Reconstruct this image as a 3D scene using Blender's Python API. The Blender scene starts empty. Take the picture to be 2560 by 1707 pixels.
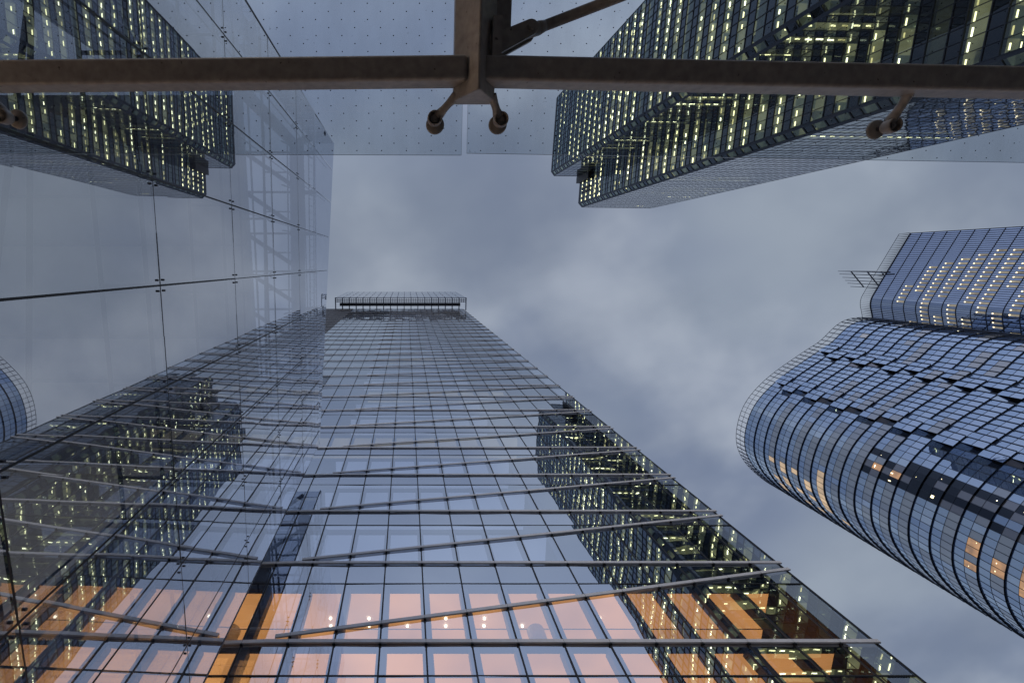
import bpy, math, random
from mathutils import Vector, Matrix

random.seed(11)
C = bpy.context.scene.collection
scn = bpy.context.scene

# ---------------------------------------------------------------- camera
# the camera is the origin: it stands 1.6 m above the plaza, looking almost straight up
TH = math.atan(195.5 / 1100.0)
S_, C_ = math.sin(TH), math.cos(TH)
cam = bpy.data.cameras.new('camera')
cam.lens = 1100.0 / 2560.0 * 36.0
cam.sensor_width = 36.0
cam.sensor_fit = 'HORIZONTAL'
cam.shift_x = (1280 - 1016) / 2560.0
cam.clip_start = 0.05
cam.clip_end = 3000
co = bpy.data.objects.new('camera', cam)
co.matrix_world = Matrix(((1, 0, 0, 0), (0, -C_, -S_, 0), (0, S_, -C_, 0), (0, 0, 0, 1)))
C.objects.link(co)
scn.camera = co

# ---------------------------------------------------------------- sky
w = bpy.data.worlds.new('World')
scn.world = w
w.use_nodes = True
nt = w.node_tree
nt.nodes.clear()
N = nt.nodes.new
L = nt.links.new
SUN_EL, SUN_ROT = math.radians(7), math.radians(200)
sky = N('ShaderNodeTexSky')
sky.sky_type = 'NISHITA'
sky.sun_disc = False
sky.sun_elevation = SUN_EL
sky.sun_rotation = SUN_ROT
skys = N('ShaderNodeVectorMath'); skys.operation = 'SCALE'; skys.inputs['Scale'].default_value = 1.0
L(sky.outputs[0], skys.inputs[0])
tc = N('ShaderNodeTexCoord')
sep = N('ShaderNodeSeparateXYZ'); L(tc.outputs['Generated'], sep.inputs[0])
mx = N('ShaderNodeMath'); mx.operation = 'MAXIMUM'; mx.inputs[1].default_value = 0.12; L(sep.outputs[2], mx.inputs[0])
dx = N('ShaderNodeMath'); dx.operation = 'DIVIDE'; L(sep.outputs[0], dx.inputs[0]); L(mx.outputs[0], dx.inputs[1])
dy = N('ShaderNodeMath'); dy.operation = 'DIVIDE'; L(sep.outputs[1], dy.inputs[0]); L(mx.outputs[0], dy.inputs[1])
cmb = N('ShaderNodeCombineXYZ'); L(dx.outputs[0], cmb.inputs[0]); L(dy.outputs[0], cmb.inputs[1])
def wnoise(scale, detail, rough, off, dist=0.0):
    mp = N('ShaderNodeMapping'); mp.inputs['Location'].default_value = off
    mp.inputs['Rotation'].default_value = (0, 0, 0.5)
    mp.inputs['Scale'].default_value = (1.0, 1.25, 1.0)
    L(cmb.outputs[0], mp.inputs[0])
    n = N('ShaderNodeTexNoise'); n.inputs['Scale'].default_value = scale
    n.inputs['Detail'].default_value = detail; n.inputs['Roughness'].default_value = rough
    n.inputs['Distortion'].default_value = dist
    L(mp.outputs[0], n.inputs[0])
    return n.outputs[0]
def wramp(src, a, b):
    r = N('ShaderNodeMapRange'); r.interpolation_type = 'SMOOTHSTEP'
    r.inputs['From Min'].default_value = a; r.inputs['From Max'].default_value = b
    L(src, r.inputs['Value'])
    return r.outputs[0]
def wmix(fac, a, b):
    m = N('ShaderNodeMix'); m.data_type = 'RGBA'
    if isinstance(fac, float): m.inputs[0].default_value = fac
    else: L(fac, m.inputs[0])
    for sock, v in ((m.inputs[6], a), (m.inputs[7], b)):
        if isinstance(v, tuple): sock.default_value = (*v, 1)
        else: L(v, sock)
    return m.outputs[2]
n1 = wramp(wnoise(1.0, 3.0, 0.45, (0.4, 2.9, 0.0)), 0.38, 0.62)
n2 = wramp(wnoise(2.1, 4.5, 0.48, (7.3, 0.4, 2.0)), 0.42, 0.70)
n3 = wramp(wnoise(1.8, 4.5, 0.48, (2.9, 0.4, 4.0)), 0.40, 0.70)
STR = 0.10
k = 1.0 / STR
grey = (0.295 * k, 0.342 * k, 0.415 * k)
blue = (0.172 * k, 0.213 * k, 0.315 * k)
pale = (0.480 * k, 0.525 * k, 0.595 * k)
cl = wmix(n1, blue, grey)
fm = N('ShaderNodeMath'); fm.operation = 'MULTIPLY'; fm.inputs[1].default_value = 0.62; L(n2, fm.inputs[0])
cl = wmix(fm.outputs[0], cl, pale)
fm2 = N('ShaderNodeMath'); fm2.operation = 'MULTIPLY'; fm2.inputs[1].default_value = 0.75; L(n3, fm2.inputs[0])
cl = wmix(fm2.outputs[0], cl, (0.160 * k, 0.196 * k, 0.275 * k))
# brighter towards the low sky behind the stepped tower
lowm = N('ShaderNodeMapRange'); lowm.interpolation_type = 'SMOOTHSTEP'
lowm.inputs['From Min'].default_value = -0.1; lowm.inputs['From Max'].default_value = -1.0
L(dy.outputs[0], lowm.inputs['Value'])
fm3 = N('ShaderNodeMath'); fm3.operation = 'MULTIPLY'; fm3.inputs[1].default_value = 0.7; L(lowm.outputs[0], fm3.inputs[0])
cl = wmix(fm3.outputs[0], cl, (0.40 * k, 0.475 * k, 0.69 * k))
# thin cloud nearly everywhere: the clear sky shows through by a little
col = wmix(0.90, skys.outputs[0], cl)
bg = N('ShaderNodeBackground'); bg.inputs['Strength'].default_value = STR
L(col, bg.inputs['Color'])
wo = N('ShaderNodeOutputWorld'); L(bg.outputs[0], wo.inputs[0])

sl = bpy.data.lights.new('sun', 'SUN')
sl.energy = 0.5
sl.angle = math.radians(20)
sl.color = (1.0, 0.93, 0.85)
so = bpy.data.objects.new('sun', sl)
C.objects.link(so)
sd = Vector((math.sin(SUN_ROT) * math.cos(SUN_EL), math.cos(SUN_ROT) * math.cos(SUN_EL), math.sin(SUN_EL)))
so.rotation_euler = (-sd).to_track_quat('-Z', 'Y').to_euler()
so.location = (0, 0, 60)

scn.view_settings.view_transform = 'Standard'
scn.view_settings.look = 'None'
scn.view_settings.exposure = 0.16
scn.view_settings.gamma = 1.0
scn.cycles.max_bounces = 14
scn.cycles.glossy_bounces = 6
scn.cycles.diffuse_bounces = 3
scn.cycles.transparent_max_bounces = 24
scn.cycles.sample_clamp_indirect = 4.0

# ---------------------------------------------------------------- materials
def new_mat(name):
    m = bpy.data.materials.new(name); m.use_nodes = True
    m.node_tree.nodes.clear()
    return m, m.node_tree.nodes.new, m.node_tree.links.new

def paint(name, col, rough=0.5, metal=0.0, var=0.12, scale=3.0, specks=None, bump=0.0):
    m, N, L = new_mat(name)
    o = N('ShaderNodeOutputMaterial'); p = N('ShaderNodeBsdfPrincipled')
    p.inputs['Roughness'].default_value = rough; p.inputs['Metallic'].default_value = metal
    tc = N('ShaderNodeTexCoord')
    n = N('ShaderNodeTexNoise'); n.inputs['Scale'].default_value = scale; n.inputs['Detail'].default_value = 5
    L(tc.outputs['Object'], n.inputs[0])
    mr = N('ShaderNodeMapRange'); mr.inputs['To Min'].default_value = 1 - var; mr.inputs['To Max'].default_value = 1 + var
    mr.inputs['From Min'].default_value = 0.3; mr.inputs['From Max'].default_value = 0.7
    L(n.outputs[0], mr.inputs['Value'])
    sc = N('ShaderNodeVectorMath'); sc.operation = 'SCALE'; sc.inputs[0].default_value = col
    L(mr.outputs[0], sc.inputs['Scale'])
    out = sc.outputs[0]
    if specks:
        n2 = N('ShaderNodeTexNoise'); n2.inputs['Scale'].default_value = specks; n2.inputs['Detail'].default_value = 2
        L(tc.outputs['Object'], n2.inputs[0])
        r2 = N('ShaderNodeMapRange'); r2.inputs['From Min'].default_value = 0.70; r2.inputs['From Max'].default_value = 0.76
        L(n2.outputs[0], r2.inputs['Value'])
        mx = N('ShaderNodeMix'); mx.data_type = 'RGBA'; L(r2.outputs[0], mx.inputs[0]); L(out, mx.inputs[6])
        mx.inputs[7].default_value = (col[0] * .3, col[1] * .3, col[2] * .3, 1)
        out = mx.outputs[2]
    L(out, p.inputs['Base Color'])
    if bump:
        b = N('ShaderNodeBump'); b.inputs['Strength'].default_value = bump; b.inputs['Distance'].default_value = 0.002
        n3 = N('ShaderNodeTexNoise'); n3.inputs['Scale'].default_value = 220; L(tc.outputs['Object'], n3.inputs[0])
        L(n3.outputs[0], b.inputs['Height']); L(b.outputs[0], p.inputs['Normal'])
    L(p.outputs[0], o.inputs[0])
    return m

def glow(name, col, strength):
    m, N, L = new_mat(name)
    o = N('ShaderNodeOutputMaterial'); e = N('ShaderNodeEmission')
    e.inputs[0].default_value = (*col, 1); e.inputs[1].default_value = strength
    L(e.outputs[0], o.inputs[0])
    return m

def lit_surface(name, col, strength, base=0.4, var=0.3, scale=0.25):
    """a ceiling, wall or blind: diffuse, the light on it put in as a slightly uneven glow"""
    m, N, L = new_mat(name)
    o = N('ShaderNodeOutputMaterial'); p = N('ShaderNodeBsdfPrincipled')
    p.inputs['Base Color'].default_value = (base, base, base, 1); p.inputs['Roughness'].default_value = 0.8
    p.inputs['Emission Color'].default_value = (*col, 1)
    tc = N('ShaderNodeTexCoord'); n = N('ShaderNodeTexNoise'); n.inputs['Scale'].default_value = scale
    L(tc.outputs['Object'], n.inputs[0])
    mr = N('ShaderNodeMapRange'); mr.inputs['From Min'].default_value = .3; mr.inputs['From Max'].default_value = .7
    mr.inputs['To Min'].default_value = strength * (1 - var); mr.inputs['To Max'].default_value = strength * (1 + var)
    L(n.outputs[0], mr.inputs['Value']); L(mr.outputs[0], p.inputs['Emission Strength'])
    L(p.outputs[0], o.inputs[0])
    return m

def glass(name, f0, power=4.0, tint=(.75, .8, .88), refl=(1, 1, 1), rough=0.0, wob=0.0, wscale=0.4, solid=None, dots=False, dirt=0.0):
    """coated facade glass: a mirror whose strength rises with the angle, over clear (or solid) body"""
    m, N, L = new_mat(name)
    o = N('ShaderNodeOutputMaterial'); g = N('ShaderNodeBsdfGlossy')
    g.inputs['Color'].default_value = (*refl, 1); g.inputs['Roughness'].default_value = rough
    geo = N('ShaderNodeNewGeometry')
    tc = N('ShaderNodeTexCoord')
    nrm = geo.outputs['Normal']
    if wob:
        n = N('ShaderNodeTexNoise'); n.inputs['Scale'].default_value = wscale; n.inputs['Detail'].default_value = 1.5
        L(tc.outputs['Object'], n.inputs[0])
        b = N('ShaderNodeBump'); b.inputs['Strength'].default_value = 1.0; b.inputs['Distance'].default_value = wob
        L(n.outputs[0], b.inputs['Height']); L(b.outputs[0], g.inputs['Normal'])
    d = N('ShaderNodeVectorMath'); d.operation = 'DOT_PRODUCT'; L(geo.outputs['Incoming'], d.inputs[0]); L(nrm, d.inputs[1])
    a = N('ShaderNodeMath'); a.operation = 'ABSOLUTE'; L(d.outputs['Value'], a.inputs[0])
    s1 = N('ShaderNodeMath'); s1.operation = 'SUBTRACT'; s1.inputs[0].default_value = 1.0; s1.use_clamp = True; L(a.outputs[0], s1.inputs[1])
    pw = N('ShaderNodeMath'); pw.operation = 'POWER'; pw.inputs[1].default_value = power; L(s1.outputs[0], pw.inputs[0])
    ma = N('ShaderNodeMath'); ma.operation = 'MULTIPLY_ADD'; ma.inputs[1].default_value = 1 - f0; ma.inputs[2].default_value = f0
    L(pw.outputs[0], ma.inputs[0])
    if solid:
        t = N('ShaderNodeBsdfDiffuse'); t.inputs['Color'].default_value = (*solid, 1)
    else:
        t = N('ShaderNodeBsdfTransparent'); t.inputs['Color'].default_value = (*tint, 1)
    ms = N('ShaderNodeMixShader'); L(ma.outputs[0], ms.inputs[0]); L(t.outputs[0], ms.inputs[1]); L(g.outputs[0], ms.inputs[2])
    out = ms.outputs[0]
    if dirt:   # a film of dust and dried rain, patchy and streaked
        mpd = N('ShaderNodeMapping'); mpd.inputs['Scale'].default_value = (1.0, .35, .35); L(tc.outputs['Object'], mpd.inputs[0])
        nd = N('ShaderNodeTexNoise'); nd.inputs['Scale'].default_value = 2.6; nd.inputs['Detail'].default_value = 7; nd.inputs['Roughness'].default_value = .65
        L(mpd.outputs[0], nd.inputs[0])
        n5 = N('ShaderNodeTexNoise'); n5.inputs['Scale'].default_value = 34; n5.inputs['Detail'].default_value = 2; L(tc.outputs['Object'], n5.inputs[0])
        r5 = N('ShaderNodeMapRange'); r5.inputs['From Min'].default_value = .68; r5.inputs['From Max'].default_value = .78; r5.inputs['To Max'].default_value = dirt * 2.0; L(n5.outputs[0], r5.inputs['Value'])
        rd_ = N('ShaderNodeMapRange'); rd_.inputs['From Min'].default_value = .38; rd_.inputs['From Max'].default_value = .75; rd_.inputs['To Max'].default_value = dirt; L(nd.outputs[0], rd_.inputs['Value'])
        mxd = N('ShaderNodeMath'); mxd.operation = 'MAXIMUM'; L(rd_.outputs[0], mxd.inputs[0]); L(r5.outputs[0], mxd.inputs[1])
        dd_ = N('ShaderNodeBsdfDiffuse'); dd_.inputs['Color'].default_value = (.22, .21, .19, 1)
        m3 = N('ShaderNodeMixShader'); L(mxd.outputs[0], m3.inputs[0]); L(out, m3.inputs[1]); L(dd_.outputs[0], m3.inputs[2])
        out = m3.outputs[0]
    if dots:   # printed grid of small dark dots, staggered rows, on the glass itself
        sp = N('ShaderNodeSeparateXYZ'); L(tc.outputs['Object'], sp.inputs[0])
        def cellpos(sock, size, shift=None):
            q = N('ShaderNodeMath'); q.operation = 'DIVIDE'; q.inputs[1].default_value = size; L(sock, q.inputs[0])
            if shift:
                ad = N('ShaderNodeMath'); ad.operation = 'ADD'; ad.inputs[1].default_value = shift; L(q.outputs[0], ad.inputs[0]); q = ad
            fr = N('ShaderNodeMath'); fr.operation = 'FRACT'; L(q.outputs[0], fr.inputs[0])
            su = N('ShaderNodeMath'); su.operation = 'SUBTRACT'; su.inputs[1].default_value = .5; L(fr.outputs[0], su.inputs[0])
            mu = N('ShaderNodeMath'); mu.operation = 'MULTIPLY'; mu.inputs[1].default_value = size; L(su.outputs[0], mu.inputs[0])
            return mu.outputs[0]
        res = []
        for sh in (None, 0.5):
            cx_, cy_ = cellpos(sp.outputs[0], .236, sh), cellpos(sp.outputs[1], .132, sh)
            cc = N('ShaderNodeCombineXYZ'); L(cx_, cc.inputs[0]); L(cy_, cc.inputs[1])
            ln = N('ShaderNodeVectorMath'); ln.operation = 'LENGTH'; L(cc.outputs[0], ln.inputs[0])
            lt = N('ShaderNodeMath'); lt.operation = 'LESS_THAN'; lt.inputs[1].default_value = .0054; L(ln.outputs['Value'], lt.inputs[0])
            res.append(lt.outputs[0])
        ad = N('ShaderNodeMath'); ad.operation = 'MAXIMUM'; L(res[0], ad.inputs[0]); L(res[1], ad.inputs[1])
        ink = N('ShaderNodeBsdfDiffuse'); ink.inputs['Color'].default_value = (.02, .02, .025, 1)
        m2 = N('ShaderNodeMixShader'); L(ad.outputs[0], m2.inputs[0]); L(out, m2.inputs[1]); L(ink.outputs[0], m2.inputs[2])
        out = m2.outputs[0]
    L(out, o.inputs[0])
    return m

M = {}
M['steel'] = paint('warm_grey_painted_steel', (.31, .285, .26), .38, 0.0, .20, 14.0, specks=22, bump=.6)
M['dark_steel'] = paint('dark_steel', (.055, .06, .075), .45, .2)
M['blue_steel'] = paint('blue_grey_steel', (.16, .19, .27), .5, .1)
M['black'] = paint('black_gasket', (.012, .013, .017), .5)
M['bar'] = paint('anodised_aluminium_bar', (.68, .67, .68), .40, .1, .08)
M['navy'] = paint('navy_frame', (.030, .040, .065), .45, .2)
M['jamb'] = paint('blue_grey_jamb', (.12, .165, .27), .5)
M['ceil_dark'] = paint('office_ceiling_unlit', (.30, .31, .33), .8)
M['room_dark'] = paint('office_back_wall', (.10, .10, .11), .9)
M['concrete'] = paint('grey_soffit_panels', (.50, .51, .53), .7, 0, .1, .6)
M['wallgrey'] = paint('grey_interior_wall', (.42, .40, .36), .8, 0, .1, .5)
M['stone'] = paint('plaza_granite', (.075, .072, .07), .7, 0, .2, 1.5)
M['darkclad'] = paint('dark_cladding', (.022, .021, .024), .5)
M['slate'] = paint('slate_cladding', (.05, .055, .07), .5)
M['office_glass'] = glass('office_tower_glass', .60, 3.0, (.84, .87, .92), (.88, .94, 1.0), 0, .004, .55)
M['office_spandrel'] = glass('office_tower_spandrel_glass', .60, 3.0, refl=(.87, .93, 1.0), wob=.004, wscale=.55, solid=(.10, .11, .15))
M['pav_glass'] = glass('atrium_glass', .52, 3.4, (.58, .62, .70), (.94, .96, 1.0), 0, .004, .35, dirt=.05)
M['first_glass'] = glass('stepped_tower_glass', .06, 3.0, (.68, .78, .76), (.76, .92, 1.0), 0, .01, .6)
M['first_spandrel'] = glass('stepped_tower_spandrel', .05, 3.0, refl=(.66, .76, .92), wob=.01, wscale=.6, solid=(.012, .018, .020))
M['first_pale'] = glass('stepped_tower_side_glass', .12, 3.0, (.66, .76, .72), (.90, .94, 1.0), 0, .01, .6)
M['first_pale_spandrel'] = glass('stepped_tower_side_spandrel', .14, 3.0, refl=(.90, .94, 1.0), wob=.01, wscale=.6, solid=(.04, .05, .07))
M['canopy_glass'] = glass('canopy_glass', .05, 5.0, (.80, .84, .86), dots=True, dirt=.16)
M['canopy_edge'] = paint('ground_glass_edge', (.06, .09, .10), .3)
M['shingle'] = glass('shingle_glass', .52, 2.2, refl=(.70, .84, 1.0), wob=.006, wscale=.5, solid=(.10, .17, .36))
M['shingle2'] = glass('shingle_glass_light', .58, 2.2, refl=(.76, .87, 1.0), wob=.006, wscale=.5, solid=(.13, .20, .38))
M['blind'] = glass('blind_behind_glass', .22, 2.5, refl=(.8, .88, 1.0), solid=(.42, .43, .44))
M['blind_grey'] = glass('grey_blind_behind_glass', .20, 2.5, refl=(.8, .85, 1.0), solid=(.16, .15, .15))
M['blind_white'] = glass('white_blind_behind_glass', .12, 2.5, solid=(.75, .75, .75))
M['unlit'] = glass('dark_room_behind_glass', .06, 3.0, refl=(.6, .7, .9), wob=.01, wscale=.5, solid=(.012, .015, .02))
M['blind_lit'] = lit_surface('lamp_lit_blind', (1.0, .68, .36), .42)
M['amber'] = lit_surface('amber_lit_room', (1.0, .50, .17), .34, .35, .5, .6)
M['ceil_lit'] = lit_surface('lit_office_ceiling', (1.0, .90, .45), .19, .3, .5, .3)
M['ceil_dim'] = lit_surface('dim_office_ceiling', (.66, .72, .45), .07, .3, .5, .3)
M['tube'] = glow('fluorescent_tube', (1.0, .85, .44), 4.0)
M['tube_bright'] = glow('fluorescent_tube_bright', (1.0, .88, .55), 6.5)
M['tube_dim'] = glow('fluorescent_tube_dim', (1.0, .80, .34), 1.3)
M['spot'] = glow('ceiling_spot', (1.0, .86, .60), 6.0)
M['spot_soft'] = glow('ceiling_spot_soft', (1.0, .82, .52), 3.0)
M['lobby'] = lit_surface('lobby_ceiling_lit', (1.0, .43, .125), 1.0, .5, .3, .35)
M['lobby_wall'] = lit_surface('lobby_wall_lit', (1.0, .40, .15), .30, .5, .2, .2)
M['low_fill_glow'] = lit_surface('ground_floor_fill_glow', (1.0, .70, .46), 3.6, .5, .12, .12)  # unseen ground-floor glow, added to warm the canopy steel
M['hall_fill_glow'] = lit_surface('hall_fill_emission', (1.0, .64, .38), 3.4, .5, .12, .2)  # added glow for the unseen hall panel
M['office_glass_clear'] = glass('office_tower_clear_glass', .07, 3.5, (.70, .74, .78), (.88, .94, 1.0), 0, .004, .55)
M['office_dark'] = glass('dark_louvred_glass', .05, 6.0, solid=(.02, .018, .02))
M['office_fill_glow'] = lit_surface('office_ceiling_fill_glow', (.50, .64, 1.0), .26, .5, .35, .15)  # glow added on upper storeys to brighten the mirror facade
M['wall_glow'] = lit_surface('grey_wall_with_glow', (1.0, .93, .80), .055, .45, .35, .12)  # light on the end wall put in as the wall's own glow
M['plaster'] = paint('pale_plaster_column', (.62, .60, .56), .7)
M['roller_blind'] = paint('cream_roller_blind', (.50, .47, .42), .8)
M['hall_side'] = paint('brown_side_wall', (.12, .085, .06), .7)
M['office_warm'] = lit_surface('office_ceiling_warm', (1.0, .86, .55), .22, .4, .4, .3)
M['crown_glass'] = glass('crown_screen_glass', .34, 2.0, (.86, .90, .94))

# ---------------------------------------------------------------- mesh builder
class MB:
    def __init__(self):
        self.v, self.f, self.mi, self.sm, self.mats = [], [], [], [], []
    def m(self, name):
        if name not in self.mats: self.mats.append(name)
        return self.mats.index(name)
    def face(self, pts, mat, smooth=False):
        b = len(self.v); self.v += [tuple(p) for p in pts]
        self.f.append(tuple(range(b, b + len(pts)))); self.mi.append(self.m(mat)); self.sm.append(smooth)
    def box8(self, P, mat):
        b = len(self.v); self.v += [tuple(p) for p in P]
        for q in ((0, 3, 2, 1), (4, 5, 6, 7), (0, 1, 5, 4), (1, 2, 6, 5), (2, 3, 7, 6), (3, 0, 4, 7)):
            self.f.append(tuple(b + i for i in q)); self.mi.append(self.m(mat)); self.sm.append(False)
    def box(self, x0, x1, y0, y1, z0, z1, mat):
        self.box8(((x0, y0, z0), (x1, y0, z0), (x1, y1, z0), (x0, y1, z0), (x0, y0, z1), (x1, y0, z1), (x1, y1, z1), (x0, y1, z1)), mat)
    def beam(self, a, b, wd, ht, mat, up=(0, 0, 1)):
        a, b = Vector(a), Vector(b); d = (b - a).normalized(); up = Vector(up)
        if abs(d.dot(up)) > .98: up = Vector((0, 1, 0))
        s = d.cross(up).normalized() * (wd / 2); u = s.cross(d).normalized() * (ht / 2)
        self.box8((a - s - u, a + s - u, b + s - u, b - s - u, a - s + u, a + s + u, b + s + u, b - s + u), mat)
    def tube(self, a, b, r, mat, n=10, r2=None, caps=True):
        a, b = Vector(a), Vector(b); d = (b - a).normalized()
        up = Vector((0, 0, 1)) if abs(d.z) < .95 else Vector((1, 0, 0))
        s = d.cross(up).normalized(); u = s.cross(d)
        r2 = r if r2 is None else r2
        base = len(self.v)
        for c, rr in ((a, r), (b, r2)):
            for i in range(n):
                t = 2 * math.pi * i / n
                self.v.append(tuple(c + s * (rr * math.cos(t)) + u * (rr * math.sin(t))))
        k = self.m(mat)
        for i in range(n):
            j = (i + 1) % n
            self.f.append((base + i, base + j, base + n + j, base + n + i)); self.mi.append(k); self.sm.append(True)
        if caps:
            self.f.append(tuple(base + i for i in reversed(range(n)))); self.mi.append(k); self.sm.append(False)
            self.f.append(tuple(base + n + i for i in range(n))); self.mi.append(k); self.sm.append(False)
    def lathe(self, prof, origin, mat, n=24, axis=(0, 0, 1)):
        ax = Vector(axis).normalized(); t = Vector((1, 0, 0)) if abs(ax.x) < .9 else Vector((0, 1, 0))
        s = ax.cross(t).normalized(); u = ax.cross(s); o = Vector(origin); base = len(self.v); k = self.m(mat)
        for r, h in prof:
            for i in range(n):
                a = 2 * math.pi * i / n
                self.v.append(tuple(o + ax * h + s * (r * math.cos(a)) + u * (r * math.sin(a))))
        for j in range(len(prof) - 1):
            for i in range(n):
                i2 = (i + 1) % n
                self.f.append((base + j * n + i, base + j * n + i2, base + (j + 1) * n + i2, base + (j + 1) * n + i)); self.mi.append(k); self.sm.append(True)
    def build(self, name, parent=None, bevel=0.0):
        me = bpy.data.meshes.new(name)
        me.from_pydata(self.v, [], self.f)
        for n in self.mats: me.materials.append(M[n])
        me.polygons.foreach_set('material_index', self.mi)
        me.polygons.foreach_set('use_smooth', self.sm)
        me.update()
        o = bpy.data.objects.new(name, me); C.objects.link(o)
        if parent: o.parent = parent
        if bevel:
            b = o.modifiers.new('bevel', 'BEVEL'); b.width = bevel; b.segments = 3; b.limit_method = 'ANGLE'; b.harden_normals = True
            for p in me.polygons: p.use_smooth = True
        return o

def thing(name, label, cat, group=None):
    o = bpy.data.objects.new(name, None); C.objects.link(o)
    o['label'] = label; o['category'] = cat
    if group: o['group'] = group
    return o

# ---------------------------------------------------------------- ground
GZ = -1.6
g = MB(); g.face(((-900, -900, GZ), (900, -900, GZ), (900, 900, GZ), (-900, 900, GZ)), 'stone')
gr = g.build('plaza'); gr['kind'] = 'structure'

# ================================================================ office tower
YE = 12.3
BX = [-2.376 + 1.51 * i for i in range(-13, 12)]        # mullions; the last one ends the building body
XL, XR = BX[0], 15.5
FH, FB, NF = 3.89, 12.6, 28
HT = 120.0
tower = thing('office_tower', 'tall mirror glass office tower with paired slanting and level grey bars and a lattice crown', 'office tower')
def bar_z(k): return FB + FH * k

core = MB()
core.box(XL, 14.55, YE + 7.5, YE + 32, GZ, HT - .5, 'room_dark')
core.build('core_wall', tower)
warm = {4: (-6, 5), 7: (-3, 6), 11: (-2, 4)}
LIT_TOP, LIT_TOP2 = FB + 2.62, 11.2
for kf in range(-4, NF):
    z0 = bar_z(kf); z1 = z0 + 2.65; z2 = z0 + FH
    if z0 < GZ: z0 = GZ
    if kf == NF - 1: z2 = HT
    gb = MB()
    xs = BX + [XR]
    for i in range(len(xs) - 1):
        a, b = xs[i] + .015, xs[i + 1] - .015
        dk_ = kf >= 13 and xs[i] < -14.6
        for (za, zb, mt) in ((z0 + .01, z1 - .02, 'office_glass'), (z1 + .02, z2 - .01, 'office_spandrel' if kf > 0 and i < len(xs) - 2 else 'office_glass')):
            if zb - za < .2: continue
            t1, t2 = random.gauss(0, .0042), random.gauss(0, .0042)
            if dk_: mt = 'darkclad'
            elif kf <= 8 and xs[i] < -9.3: mt = 'office_glass_clear'
            gb.face(((a, YE - t1 - t2, za), (b, YE + t1 - t2, za), (b, YE + t1 + t2, zb), (a, YE - t1 + t2, zb)), mt)
    gb.face(((14.58, YE + .1, z0 + .02), (14.58, YE + 32, z0 + .02), (14.58, YE + 32, z2 - .02), (14.58, YE + .1, z2 - .02)), 'office_spandrel')
    band = gb.build('glass_band', tower)
    tr = MB()
    for zt in (z1, z2):
        tr.box(XL, XR, YE - .012, YE + .05, zt - .022, zt + .022, 'black')
    tr.build('transom', band)
    it = MB()
    xe = 14.55
    if kf >= 1:
        zc = z1 - .06
        if kf in warm:
            i0, i1 = warm[kf]
            xa, xb = 1.51 * i0 + .66, 1.51 * i1 + .66
            it.face(((XL, YE + .3, zc), (xa, YE + .3, zc), (xa, YE + 5, zc), (XL, YE + 5, zc)), 'ceil_dark')
            it.face(((xa, YE + .3, zc), (xb, YE + .3, zc), (xb, YE + 5, zc), (xa, YE + 5, zc)), 'office_warm')
            it.face(((xb, YE + .3, zc), (xe, YE + .3, zc), (xe, YE + 5, zc), (xb, YE + 5, zc)), 'ceil_dark')
        else:
            for (xa, xb, mt) in ((XL, -4.6, 'ceil_dark'), (-4.6, 6.7, 'office_fill_glow'), (6.7, xe, 'ceil_dark')):
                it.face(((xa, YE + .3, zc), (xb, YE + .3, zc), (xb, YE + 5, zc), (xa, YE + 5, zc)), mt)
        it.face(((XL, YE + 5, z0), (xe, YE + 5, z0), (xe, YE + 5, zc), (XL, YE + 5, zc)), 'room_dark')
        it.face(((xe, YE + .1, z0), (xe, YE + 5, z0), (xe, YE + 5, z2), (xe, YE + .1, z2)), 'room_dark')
        # jambs and lintel standing a hand's breadth behind the glass
        for x in BX[:-1]:
            it.box(x - .14, x + .14, YE + .16, YE + .30, z0, zc - .01, 'jamb')
        it.box(XL, xe, YE + .17, YE + .29, zc - .28, zc - .02, 'jamb')
    else:
        zc = {0: z1 - .10, -1: z2 - .12}.get(kf, z1 - .3)
        xq = 14.1
        it.face(((xe, YE + .1, z0), (xe, YE + 7.2, z0), (xe, YE + 7.2, z2), (xe, YE + .1, z2)), 'hall_side')
        it.face(((XL, YE + .35, zc), (xq, YE + .35, zc), (xq, YE + 7.2, zc), (XL, YE + 7.2, zc)), 'lobby' if kf > -2 else 'low_fill_glow')
        it.face(((xq, YE + .35, zc), (xe, YE + .35, zc), (xe, YE + 7.2, zc), (xq, YE + 7.2, zc)), 'ceil_dark')
        it.face(((XL, YE + .35, zc + .07), (xe, YE + .35, zc + .07), (xe, YE + 7.2, zc + .07), (XL, YE + 7.2, zc + .07)), 'room_dark')
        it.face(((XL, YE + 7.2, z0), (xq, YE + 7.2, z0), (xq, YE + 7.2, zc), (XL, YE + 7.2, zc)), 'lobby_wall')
        for x in BX[:-1]:
            it.box(x - .11, x + .23, YE + .12, YE + .46, z0, zc, 'jamb' if x < 7 else 'navy')
        it.box(XL, xe, YE + .13, YE + .34, zc - .02, z2 - .02, 'navy')
        it.box(XL, xe, YE + .13, YE + .30, z0 - .02, z0 + .12, 'navy')
        for q in (1.9, 3.6): it.box(XL, xe, YE + q, YE + q + .03, zc - .035, zc - .01, 'wallgrey')
        if kf >= -1:
            for xcol in (-6.9, 5.1):
                it.tube((xcol, YE + 2.0, z0 + .2), (xcol, YE + 2.0, zc - .01), .34, 'plaster', 24, caps=False)
    it.build('storey_interior', band)
    if kf == 0:
        dl = MB()
        for i in range(-6, 8):
            x = .66 + 1.51 * i - .62
            if i in (-3, 4): continue
            for yy in ((13.72, 14.06) if i % 3 else (14.06,)):
                dl.tube((x, yy, zc - .06), (x, yy, zc - .02), .055, 'spot', 10)
        dl.build('downlight_row', band)
for x in BX + [XR - .03]:
    mb = MB(); mb.box(x - .027, x + .027, YE - .022, YE + .05, GZ, HT, 'black'); mb.build('mullion', tower)
BS = (YE - .06) / YE        # the bars stand just clear of the glass
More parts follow.
